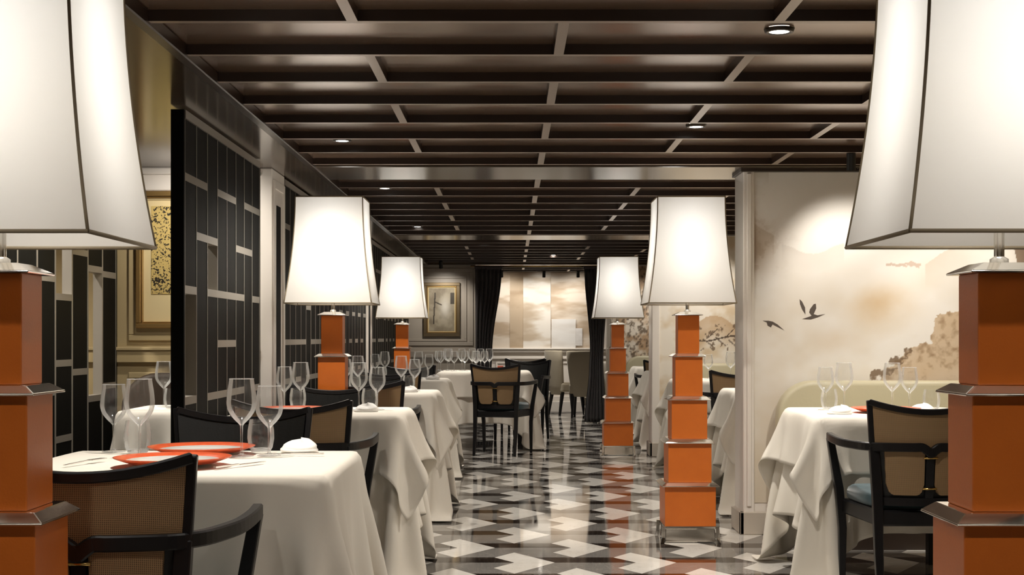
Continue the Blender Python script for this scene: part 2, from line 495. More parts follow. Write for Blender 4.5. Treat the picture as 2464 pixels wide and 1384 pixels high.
# ---- right partition with the bird mural
WY = 8.17
wm = struct(MB().box(1.33, XR, WY + .004, WY + .27, 0, CZ).build('wall_mural', 'white_paint'))
def paint_birds(x, y):
    b = np.zeros(x.shape + (3,)) + np.array([240, 236, 229.])
    n1 = fbm(x / 160, y / 130, 3); n2 = fbm(x / 60, y / 50, 9); n3 = fbm(x / 14, y / 14, 21)
    b = mixc(b, (214, 198, 172), np.clip((n1 - .45) * 2.2, 0, .8) * np.clip((y - 560) / 300, 0.1, 1))
    b = mixc(b, (206, 190, 164), np.clip((y - 880) / 500, 0, .65))
    b = mixc(b, (212, 186, 150), .75 * np.exp(-((x - 2115) / 75) ** 2 - ((y - 735) / 45) ** 2) * (.5 + n2))
    b = mixc(b, (222, 206, 184), .6 * np.exp(-((x - 2010) / 60) ** 2 - ((y - 820) / 30) ** 2) * (.5 + n2))
    # rock at the left edge
    e = np.exp(-np.clip(x - 1805, 0, 999) / 38.) * np.exp(-((y - 590) / 62) ** 2)
    b = mixc(b, (170, 150, 128), np.clip(e * 1.6 * (n2 + .3) + (n3 > .6) * e * .5, 0, .8))
    ridge = 536 + np.clip(x - 1805, 0, 999) * .55 + 12 * (n2 - .5)
    b = mixc(b, (186, 168, 146), .55 * ((y > ridge) & (y < ridge + 70) & (x < 1862)) * np.clip(1 - (y - ridge) / 70, 0, 1))
    b = mixc(b, (176, 160, 140), .5 * (x < 1850) * (y < 470) * np.clip(n2 * 2 - .6, 0, 1))
    # faint far ridges
    r2 = 588 + 26 * np.sin((x - 1880) / 55.) * np.exp(-((x - 1930) / 70) ** 2) + 14 * (n2 - .5)
    b = mixc(b, (214, 206, 196), .7 * ((y > r2) & (y < r2 + 50) & (x > 1880) & (x < 2030)) * np.clip(1 - (y - r2) / 50, 0, 1))
    r3 = 655 - 20 * n2 - 10 * n3
    b = mixc(b, (190, 160, 140), .6 * (np.abs(y - r3) < 4) * (x > 2130) * (x < 2215) * (n3 > .4))
    r4 = 650 - (x - 2200) * .55 + 30 * (n2 - .5)
    b = mixc(b, (206, 186, 166), .5 * ((y > r4) & (y < r4 + 60) & (x > 2225)) * np.clip(1 - (y - r4) / 60, 0, 1))
    # cliff at the right
    jx = x + 16 * (n3 - .5); jy = y + 22 * (n3 - .5)
    cliff = [(2080, 925), (2120, 912), (2132, 884), (2160, 868), (2172, 848), (2200, 834), (2240, 826), (2245, 770), (2266, 756),
             (2312, 748), (2350, 720), (2400, 700), (2480, 640), (2480, 990), (2200, 990)]
    ins = inpoly(jx, jy, cliff)
    fade = np.clip(1.25 - (y - 820) / 190, .25, 1)
    b = mixc(b, (196, 166, 128), ins * fade * (.62 + .4 * (n2 - .3)))
    b = mixc(b, (150, 122, 92), ins * fade * np.clip((n3 - .5) * 2.2, 0, .7))
    tree = inpoly(x + 10 * (n3 - .5), y + 34 * (n3 - .4), [(2075, 924), (2128, 880), (2160, 858), (2184, 840), (2196, 850), (2168, 884), (2140, 912)])
    b = mixc(b, (112, 90, 68), tree * np.clip((n3 - .38) * 5, 0, .8))
    dk = inpoly(x, y, [(2440, 600), (2480, 560), (2480, 650), (2448, 640)])
    b = mixc(b, (120, 96, 74), dk * .8)
    return b
mural = painting('mural', 1.385, XR, .18, CZ - .012, WY, 330, 400, paint_birds, wm)
# birds painted in ink on the mural
def bird(poly):
    MB().prism([(px(a, WY), pz(b, WY)) for a, b in poly], WY - .0012, WY + .001, 'y').build('painted_bird', 'bird_ink', wm)
bird([(1929, 768), (1941, 764), (1952, 760), (1946, 752), (1948, 744), (1957, 732), (1962, 731), (1963, 742), (1957, 756), (1966, 759), (1984, 756), (1966, 764), (1950, 769)])
bird([(1937, 757), (1929, 745), (1924, 732), (1923, 720), (1929, 726), (1936, 740)])
bird([(1834, 772), (1848, 772), (1858, 774), (1870, 781), (1886, 795), (1868, 786), (1858, 781), (1854, 788), (1846, 784), (1844, 776)])
trim1 = struct(MB().box(1.325, 1.39, WY - .02, WY + .285, 0, CZ).build('trim_1', 'white_paint', bevel=.006))
MB().box(1.345, 1.372, WY - .03, WY - .02, .16, CZ - .03).build('pilaster_bead', 'white_paint', trim1, bevel=.004)
struct(MB().box(1.305, XR, WY - .035, WY, 0, .13).box(1.305, 1.33, WY - .035, WY + .30, 0, .13).build('baseboard_mural', 'taupe_paint', bevel=.005))
struct(MB().box(1.31, XR, WY - .03, WY + .3, CZ - .022, CZ).build('trim_2', 'dark_trim', bevel=.004))

# ---- second right partition with the branch mural
WZ = 13.5
wm2 = struct(MB().box(1.33, XR, WZ + .004, WZ + .27, 0, CZ).build('wall_branches', 'white_paint'))
def paint_branch(x, y):
    b = np.zeros(x.shape + (3,)) + np.array([236, 228, 214.])
    n2 = fbm(x / 40, y / 34, 5); n3 = fbm(x / 7, y / 7, 31)
    b = mixc(b, (204, 178, 140), np.clip((n2 - .42) * 2.2, 0, .7))
    r = 772 - 14 * np.sin((x - 1690) / 20.) + 22 * (n2 - .5)
    b = mixc(b, (188, 152, 112), .65 * (y > r) * np.clip(1 - (y - r) / 80, 0, 1) * (x > 1640))
    r = 800 + 20 * (n2 - .5)
    br = 815 + 6 * np.sin((x - 1660) / 22.)
    b = mixc(b, (70, 56, 44), .9 * (np.abs(y - br) < 1.8) * (x > 1676))
    for k, (ax, ay, s) in enumerate(((1700, 815, -.9), (1720, 812, .8), (1742, 815, -1.0), (1752, 818, .9), (1690, 816, .7), (1765, 812, -.6))):
        t = (x - ax); l = ay + s * t
        b = mixc(b, (80, 64, 50), .85 * (np.abs(y - l) < 1.6) * (t > 0) * (t < 26))
    b = mixc(b, (96, 76, 58), .7 * (n3 > .66) * (y > 780) * (y < 845) * (x > 1676))
    return b
painting('mural', 1.40, XR, .18, CZ - .012, WZ, 230, 220, paint_branch, wm2)
struct(MB().box(1.325, 1.40, WZ - .02, WZ + .285, 0, CZ).build('trim_3', 'white_paint', bevel=.006))
struct(MB().box(1.305, XR, WZ - .035, WZ, 0, .13).box(1.305, 1.33, WZ - .035, WZ + .30, 0, .13).build('baseboard_branches', 'taupe_paint', bevel=.005))

# ---- left alcove cross wall with panelling
wa = struct(MB().box(XL, -1.445, WY, WY + .42, 0, CZ).build('wall_alcove', 'alcove_paint'))
def moulding(x0, x1, z0, z1, y, w, parent, m='alcove_paint', name='panel_moulding', d=.018):
    mb = MB()
    mb.box(x0, x1, y - d, y, z1 - w, z1).box(x0, x1, y - d, y, z0, z0 + w).box(x0, x0 + w, y - d, y, z0 + w, z1 - w).box(x1 - w, x1, y - d, y, z0 + w, z1 - w)
    return mb.build(name, m, parent, bevel=.004)
MB().box(XL, -1.445, WY - .035, WY, .985, 1.07).box(XL, -1.445, WY - .05, WY, 1.055, 1.075).build('chair_rail', 'alcove_paint', wa, bevel=.004)
MB().box(XL, -1.445, WY - .03, WY, 1.97, CZ).box(XL, -1.445, WY - .06, WY, 2.06, CZ).build('cornice', 'white_paint', wa, bevel=.006)
moulding(-2.20, -1.50, 1.11, 1.95, WY, .035, wa)
moulding(-2.20, -1.50, .2, .93, WY, .035, wa)
# ---- left pilasters on the bay lines
for i, yy in enumerate((8.17, 13.5)):
    t = struct(MB().box(-1.445, -1.375, yy - .02, yy + .42, 0, CZ).build('trim_%d' % (4 + i), 'white_paint', bevel=.004))
    MB().box(-1.376, -1.366, yy + .0, yy + .05, .12, CZ - .06).box(-1.376, -1.366, yy + .35, yy + .4, .12, CZ - .06) \
        .box(-1.376, -1.366, yy + .05, yy + .35, CZ - .11, CZ - .06).box(-1.376, -1.366, yy + .05, yy + .35, .12, .17).build('pilaster_frame', 'white_paint', t, bevel=.003)
    MB().box(-1.376, -1.372, yy + .13, yy + .27, .25, CZ - .2).build('mirror_strip', 'screen_black', t)

# ---- end wall with the opening, and the room beyond
we = struct(MB().box(XL, -.49, Y1, Y1 + .25, 0, CZ).build('wall_end_left', 'taupe_paint'))
moulding(px(900, Y1), px(1138, Y1), pz(832, Y1), pz(646, Y1), Y1, .05, we, 'taupe_paint')
moulding(px(960, Y1), px(1122, Y1), pz(822, Y1), pz(664, Y1), Y1, .035, we, 'taupe_paint')
MB().box(XL, -.49, Y1 - .05, Y1, .86, .95).build('chair_rail', 'taupe_paint', we, bevel=.006)
wr = struct(MB().box(1.27, XR, Y1 + .004, Y1 + .25, 0, CZ).build('wall_end_right', 'taupe_paint'))
def paint_trees(x, y):
    b = np.zeros(x.shape + (3,)) + np.array([232, 222, 206.])
    n2 = fbm(x / 18, y / 22, 12); n3 = fbm(x / 5, y / 6, 40)
    b = mixc(b, (176, 140, 104), np.clip((n2 - .4) * 3, 0, .8))
    b = mixc(b, (96, 80, 64), np.clip((n3 - .52) * 6, 0, .8) * (y < 860))
    return b
painting('mural', 1.32, XR, .2, CZ - .02, Y1, 150, 130, paint_trees, wr)
wb = struct(MB().box(XL, XR, Y2, Y2 + .1, 0, 2.2).build('wall_art', 'white_paint'))
YA = Y2 - .03
MB().box(-1.4, 2.2, Y2 - .06, Y2, .90, .965).box(-1.4, 2.2, Y2 - .09, Y2, .945, .968).box(-1.4, 2.2, Y2 - .04, Y2, .80, .84).build('dado_rail', 'white_paint', wb, bevel=.006)
MB().box(-1.4, 2.2, Y2 - .05, Y2, 0, .16).box(-1.4, 2.2, Y2 - .03, Y2, .16, .24).build('plinth', 'white_paint', wb, bevel=.006)
for k in range(3):
    moulding(-1.0 + k * .75, -.32 + k * .75, .29, .76, Y2, .03, wb, 'white_paint')

# ================================================================ LATTICE SCREENS (left)
def screen(name, label, X, Ya, cols, pitch, rails, opens, side=1, thick=.055, top=2.06, w=.009):
    """rails: per column list of rail heights; opens: set of (col, k) runs left open"""
    t = thing(name, label, 'screen', (X, Ya, 0), group='black lattice screens')
    L = cols * pitch
    MB().box(-thick, 0, -.02, 0, 0, top + .03).build('end_post', 'screen_black', t)
    MB().box(-thick, 0, L, L + .02, 0, top + .03).build('end_post', 'screen_black', t)
    MB().box(-thick, .004, 0, L, top - .005, top + .03).build('top_rail', 'screen_metal', t)
    MB().box(-thick, .004, 0, L, 0, .06).build('bottom_rail', 'screen_black', t)
    for c in range(cols + 1):
        MB().box(-thick * .9, .0005, c * pitch - w / 2 if c else 0, c * pitch + w / 2 if c < cols else L, .06, top - .005).build('upright', 'screen_metal', t)
    for c in range(cols):
        zs = sorted(set([.06] + rails[c] + [top - .005]))
        y0, y1 = c * pitch + w / 2, (c + 1) * pitch - w / 2
        for k in range(len(zs) - 1):
            if (c, k) not in opens:
                MB().box(-thick * .8, -.0015, y0, y1, zs[k] + .002, zs[k + 1] - .002).build('panel', 'screen_black', t)
        for z in rails[c]:
            MB().box(-thick * .9, .0005, y0, y1, z - .017, z + .017).build('cross_rail', 'screen_metal', t)
    return t
A, B, C_, D_, E_, F_, G_, H_ = 1.81, 1.575, 1.333, 1.10, .86, .62, .38, 1.45
railsA = [[A, C_, E_, G_], [A, B, F_], [B, C_, E_], [A, C_, D_, E_], [A, C_, D_, E_], [B, C_, E_], [A, B, F_], [A, C_, E_]]
screen('lattice_screen', 'black panelled lattice screen with pale metal bars beside the white pilaster', -1.38, 6.0, 8, .222, railsA, {(0, 2), (2, 2)})
rs = random.Random(3)
opt = [A, B, C_, D_, E_, F_, G_]
def rrails(n):
    out = []
    for c in range(n):
        base = [A, C_, E_, G_] if c % 2 == 0 else [B, D_, F_]
        if rs.random() < .4: base = [A, D_, E_]
        out.append(base)
    return out
screen('lattice_screen', 'long black lattice screen running behind the second left lamp', -1.38, 8.62, 21, .2285, rrails(21), set())
screen('lattice_screen', 'farthest black lattice screen behind the third left lamp', -1.38, 13.95, 22, .2285, rrails(22), set())
rails0 = [[A, C_, E_], [B, D_, F_], [A, 1.2, E_], [1.42, E_], [C_, 1.0, F_], [B, .95], [1.50, .8], [1.48, E_, G_]]
screen('lattice_screen', 'black lattice screen deep in the alcove behind the nearest left lamp', -2.26, 5.96, 8, .27, rails0, {(6, 1), (4, 3), (2, 3)}, w=.02)

# ================================================================ FLOOR LAMPS
BLOCKS = [(.119, 1.040, 1.2515), (.151, .804, 1.021), (.197, .569, .782), (.238, .330, .545), (.280, .091, .309)]
SH_B, SH_T, ZB, ZT = .2375, .184, 1.317, 1.90
def shade_hw(t):                       # t: 0 bottom .. 1 top
    return SH_T + (SH_B - SH_T) * (1 - t) ** 1.9
def make_lamp():
    t = thing('floor_lamp', '', 'floor lamp')
    MB().frustum(.139, .004, .136, .078).build('base', 'chrome', t, bevel=.004)
    for sx in (-1, 1):
        for sy in (-1, 1):
            MB().tube([(sx * .156, sy * .156, 0), (sx * .150, sy * .150, .03), (sx * .147, sy * .147, .0915)], 0, flat=(.018, .018)).build('foot', 'chrome', t)
    MB().box(-.142, .142, -.142, .142, .078, .0915).build('base_plate', 'chrome', t, bevel=.002)
    for i, (w, z0, z1) in enumerate(BLOCKS):
        MB().box(-w / 2, w / 2, -w / 2, w / 2, z0, z1).build('block', 'orange_leather', t, bevel=.003, seg=2)
        zt = BLOCKS[i - 1][1] if i else z1 + .02
        MB().frustum(w / 2 + .019, z1, w / 2 + .019, z1 + .004).loft([[(sx * h, sy * h, z) for sx, sy in ((-1, -1), (1, -1), (1, 1), (-1, 1))]
              for h, z in ((w / 2 + .019, z1 + .004), (w / 2 - .004 if i else .045, zt))]).build('eave', 'chrome', t, bevel=.0015)
    MB().lathe([(.010, 1.27), (.010, 1.42)], 12).lathe([(.018, 1.268), (.018, 1.28), (.01, 1.285)], 12).build('pole', 'chrome', t, smooth=True)
    sh = MB()
    rings = []
    NZ, NS = 20, 8
    for i in range(NZ + 1):
        u = i / NZ; h = shade_hw(u); z = ZB + (ZT - ZB) * u
        r = []
        for a, b in (((-1, -1), (1, -1)), ((1, -1), (1, 1)), ((1, 1), (-1, 1)), ((-1, 1), (-1, -1))):
            for k in range(NS):
                f = k / NS
                r.append(((a[0] + (b[0] - a[0]) * f) * h, (a[1] + (b[1] - a[1]) * f) * h, z))
        rings.append(r)
    sh.loft(rings, cap=False)
    shade = sh.build('shade', 'shade_silk', t)
    for sx in (-1, 1):
        for sy in (-1, 1):
            MB().tube([(sx * shade_hw(k / 14), sy * shade_hw(k / 14), ZB + (ZT - ZB) * k / 14) for k in range(15)], .0032, 6).build('seam', 'piping', shade, smooth=True)
    for h, z, hh in ((SH_B, ZB, .008), (SH_T, ZT, .008)):
        q = [(-h, -h), (h, -h), (h, h), (-h, h)]
        mb = MB()
        for i in range(4):
            a, b = q[i], q[(i + 1) % 4]
            mb.tube([(*a, z), (*b, z)], .0042, 6)
        mb.build('rim', 'piping', shade, smooth=True)
    MB().lathe([(.003, 1.42), (.02, 1.43), (.02, 1.47), (.012, 1.48)], 12).tube([(-.18, 0, 1.86), (.18, 0, 1.86)], .003, 6).tube([(0, 0, 1.45), (0, 0, 1.86)], .003, 6).build('bulb_holder', 'chrome', t)
    MB().lathe([(.004, 1.48), (.022, 1.50), (.034, 1.545), (.028, 1.58), (.004, 1.60)], 16).build('bulb', 'bulb_glow', t, smooth=True)
    return t
lamp0 = make_lamp()
LAMPS = [(-.984, 2.74, 'nearest left orange stacked floor lamp, its white shade cut by the frame'),
         (.935, 2.73, 'nearest right orange stacked floor lamp, its white shade cut by the frame'),
         (-1.0, 7.95, 'orange stacked floor lamp rising behind the second left table, white silk shade'),
         (.98, 7.95, 'orange stacked floor lamp standing in front of the mural wall end, fully visible'),
         (-1.06, 13.75, 'farthest left orange lamp with white shade beside the framed picture wall'),
         (1.02, 13.75, 'farthest right orange stacked lamp standing near the dark curtain')]
for i, (x, y, lab) in enumerate(LAMPS):
    o = lamp0 if i == 0 else copy_tree(lamp0)
    o.location = (x, y, 0); o['label'] = lab; o['group'] = 'orange stacked floor lamps'
for i, (x, y, lab) in enumerate(LAMPS):
    root = [o for o in COL.objects if o.get('label') == lab][0]
    ld = bpy.data.lights.new('lamp_light', 'POINT')
    ld.energy = BULB_W / 2; ld.color = (1, .99, .975); ld.shadow_soft_size = .07
    for dz in (1.50, 1.74):
        lo = bpy.data.objects.new('lamp_light', ld); COL.objects.link(lo); lo.parent = root; lo.location = (0, 0, dz)

# ================================================================ TABLES AND CLOTHS
def drape(w, d, drop_x, drop_y, ztop, seed, iters=440, h=.031, floor_z=.012, inner=None, pad=.004, shear=.14, bend=.035):
    """lay a rectangular cloth on a table box and let it fall (position based dynamics)"""
    kx, ky = round(w / h), round(d / h)
    ox, oy = round(drop_x * kx / w), round(drop_y * ky / d)
    Lx, Ly = w * (kx + 2 * ox) / kx, d * (ky + 2 * oy) / ky
    nx, ny = kx + 2 * ox + 1, ky + 2 * oy + 1
    rs_ = np.random.RandomState(seed)
    gx, gy = np.meshgrid(np.linspace(-Lx / 2, Lx / 2, nx), np.linspace(-Ly / 2, Ly / 2, ny))
    hx_, hy_ = Lx / (nx - 1), Ly / (ny - 1)
    P = np.stack([gx, gy, np.full_like(gx, ztop + .001)], -1)
    P[..., 2] += rs_.rand(ny, nx) * .004
    wav = .012 * np.sin(gx * 9 + seed) * np.sin(gy * 8 + seed * 2)
    P[..., 2] += np.abs(wav) * ((np.abs(gx) > w / 2) | (np.abs(gy) > d / 2))
    V = np.zeros_like(P)
    dt = 1 / 60.
    hw, hd = w / 2 + pad, d / 2 + pad
    ontop = (np.abs(gx) < w / 2 + .001) & (np.abs(gy) < d / 2 + .001)
    hyp = math.hypot(hx_, hy_)
    def solve(A, B, rest, k):
        dlt = B - A
        L = np.linalg.norm(dlt, axis=-1, keepdims=True) + 1e-9
        c = dlt * ((L - rest) / L) * (.5 * k)
        return c
    for it in range(iters):
        Q = P + V * dt * .985
        Q[..., 2] -= 9.8 * dt * dt
        for sub in range(7):
            for par in (0, 1):
                c = solve(Q[:, par:-1:2], Q[:, par + 1::2], hx_, 1.0); Q[:, par:-1:2] += c; Q[:, par + 1::2] -= c
                c = solve(Q[par:-1:2], Q[par + 1::2], hy_, 1.0); Q[par:-1:2] += c; Q[par + 1::2] -= c
            C = np.zeros_like(Q)
            c = solve(Q[:-1, :-1], Q[1:, 1:], hyp, shear); C[:-1, :-1] += c; C[1:, 1:] -= c
            c = solve(Q[1:, :-1], Q[:-1, 1:], hyp, shear); C[1:, :-1] += c; C[:-1, 1:] -= c
            c = solve(Q[:, :-2], Q[:, 2:], 2 * hx_, bend); C[:, :-2] += c; C[:, 2:] -= c
            c = solve(Q[:-2], Q[2:], 2 * hy_, bend); C[:-2] += c; C[2:] -= c
            c = solve(Q[:, :-4], Q[:, 4:], 4 * hx_, bend * .35); C[:, :-4] += c; C[:, 4:] -= c
            c = solve(Q[:-4], Q[4:], 4 * hy_, bend * .35); C[:-4] += c; C[4:] -= c
            Q += C
            # table box
            x, y, z = Q[..., 0], Q[..., 1], Q[..., 2]
            ins = (np.abs(x) < hw) & (np.abs(y) < hd) & (z < ztop)
            dx, dy, dz = hw - np.abs(x), hd - np.abs(y), ztop - z
            up = ins & (dz <= np.maximum(np.minimum(dx, dy) + .004, .02))
            sx = ins & ~up & (dx <= dy); sy = ins & ~up & ~sx
            Q[..., 2] = np.where(up, ztop, Q[..., 2])
            Q[..., 0] = np.where(sx, np.sign(x) * hw, x)
            Q[..., 1] = np.where(sy, np.sign(y) * hd, y)
            Q[..., 2] = np.maximum(Q[..., 2], floor_z)
            if inner is not None:
                x, y, z = Q[..., 0], Q[..., 1], Q[..., 2]
                th = ((np.arctan2(y, x) / (2 * np.pi)) % 1.0) * inner.shape[1]
                zi = np.clip((z / ztop * inner.shape[0]).astype(int), 0, inner.shape[0] - 1)
                rr = np.hypot(x, y) + 1e-9
                need = inner[zi, th.astype(int) % inner.shape[1]]
                push = (z < ztop - .002) & (rr < need)
                f = np.where(push, need / rr, 1)
                Q[..., 0] = x * f; Q[..., 1] = y * f
        Q[ontop, 0] = gx[ontop]; Q[ontop, 1] = gy[ontop]; Q[ontop, 2] = ztop
        V = (Q - P) / dt * .96
        V[ontop] = 0
        P = Q
    return P
def radial(P, ztop, nz=24, nt=144, gap=.006):
    T = np.zeros((nz, nt))
    # sample the cloth more finely before binning
    S = [P.reshape(-1, 3), ((P[1:] + P[:-1]) / 2).reshape(-1, 3), ((P[:, 1:] + P[:, :-1]) / 2).reshape(-1, 3)]
    S = np.vstack(S)
    S = S[S[:, 2] < ztop - .002]
    zi = np.clip((S[:, 2] / ztop * nz).astype(int), 0, nz - 1)
    ti = (((np.arctan2(S[:, 1], S[:, 0]) / (2 * np.pi)) % 1.0) * nt).astype(int) % nt
    np.maximum.at(T, (zi, ti), np.hypot(S[:, 0], S[:, 1]))
    M = np.maximum(T, np.maximum(np.roll(T, 1, 1), np.roll(T, -1, 1)))
    M2 = M.copy(); M2[1:] = np.maximum(M2[1:], M[:-1]); M2[:-1] = np.maximum(M2[:-1], M[1:])
    return M2 + gap
def cloth_from(P, name):
    ny, nx = P.shape[:2]
    idx = np.arange(nx * ny).reshape(ny, nx)
    F = np.stack([idx[:-1, :-1], idx[:-1, 1:], idx[1:, 1:], idx[1:, :-1]], -1).reshape(-1, 4)
    me = bpy.data.meshes.new(name); me.from_pydata(P.reshape(-1, 3).tolist(), [], F.tolist())
    me.materials.append(MATS['linen'])
    for p in me.polygons: p.use_smooth = True
    return me
TAB_Z = .772
CLOTHS = {}
def get_cloths(kind):
    if kind in CLOTHS: return CLOTHS[kind]
    w, d, dx, dy, top, seed = {'std': (.78, .82, .47, .47, 1, 4), 'near': (.90, .82, .54, .54, 0, 9), 'slim': (.42, .66, .44, .44, 0, 3)}[kind]
    A_ = drape(w, d, dx, dy, TAB_Z + .003, seed, **({'shear': .42, 'bend': .02} if kind == 'near' else {'shear': .25}))
    out = [cloth_from(A_, 'tablecloth'), None, w, d]
    if top:
        B_ = drape(w + .01, d + .01, .24, .24, TAB_Z + .006, seed + 5, inner=radial(A_, TAB_Z + .003), pad=.012)
        out[1] = cloth_from(B_, 'table_topper')
    CLOTHS[kind] = out
    return out
def make_table(cx, cy, kind, where, sx=1, sy=1, sc=1.0):
    cl, tp, w, d = get_cloths(kind)
    t = thing('dining_table', 'dining table under a long white cloth, ' + where, 'table', (cx, cy, 0), group='cloth-covered dining tables')
    W, D = w * sc, d * sc
    pts = []
    for qx, qy, a0 in ((1, -1, -90), (1, 1, 0), (-1, 1, 90), (-1, -1, 180)):
        for k in range(5):
            a = math.radians(a0 + 90 * k / 4); r = .03
            pts.append((qx * (W / 2 - .03 - r) + r * math.cos(a), qy * (D / 2 - .03 - r) + r * math.sin(a)))
    MB().prism(pts, TAB_Z - .04, TAB_Z - .004).build('tabletop', 'black_wood', t)
    for qx in (-1, 1):
        for qy in (-1, 1):
            MB().box(qx * (W / 2 - .09) - .025, qx * (W / 2 - .09) + .025, qy * (D / 2 - .09) - .025, qy * (D / 2 - .09) + .025, 0, TAB_Z - .04).build('leg', 'black_wood', t)
    for me, nm, lab, cat in ((cl, 'tablecloth', 'long white linen tablecloth hanging in folds, ', 'white tablecloths'), (tp, 'table_topper', 'shorter white linen topper with pointed corners, ', 'white table toppers')):
        if me is None: continue
        c = link(nm, me, None, (cx, cy, 0))
        c.scale = (sx * sc, sy * sc, 1)
        tag(c, lab + where, 'tablecloth', cat)
        m = c.modifiers.new('smooth', 'SUBSURF'); m.levels = 1; m.render_levels = 1
        m = c.modifiers.new('thickness', 'SOLIDIFY'); m.thickness = .0015; m.offset = 0
TOPZ = TAB_Z + .0085
TT = {  # key: (cx, cy, cloth, where, mirror x, mirror y, scale)
    'T1': (-.92, 4.06, 'near', 'nearest table of the left row', 1, 1, 1),
    'T2': (-.90, 6.78, 'std', 'second table of the left row', 1, 1, 1),
    'T3': (-.885, 9.2, 'std', 'third table of the left row', 1, -1, 1),
    'T4': (-.95, 11.9, 'std', 'fourth table of the left row', -1, 1, 1.03),
    'T5': (-.285, 14.85, 'std', 'far table in the aisle before the curtains', 1, 1, 1.18),
    'R1': (1.78, 6.75, 'std', 'table below the bird mural', -1, -1, 1.03),
    'R2': (1.85, 9.5, 'std', 'table just behind the mural wall end', -1, 1, 1),
    'R3': (1.77, 11.85, 'std', 'table below the branch mural', -1, -1, 1.03),
    'R4': (1.80, 14.7, 'std', 'table behind the second wall end', 1, -1, 1),
    'R5': (1.86, 17.0, 'std', 'far right table before the tree mural', -1, 1, 1),
    'A1': (-1.70, 7.15, 'slim', 'table in the alcove behind the lattice screen', 1, 1, 1),
    'A2': (-2.64, 7.3, 'slim', 'table beyond the alcove screen', -1, 1, .8),
}
for i, (k, (cx, cy, kind, where, sx_, sy_, sc_)) in enumerate(TT.items()):
    make_table(cx, cy, kind, where, sx_, sy_, sc_)

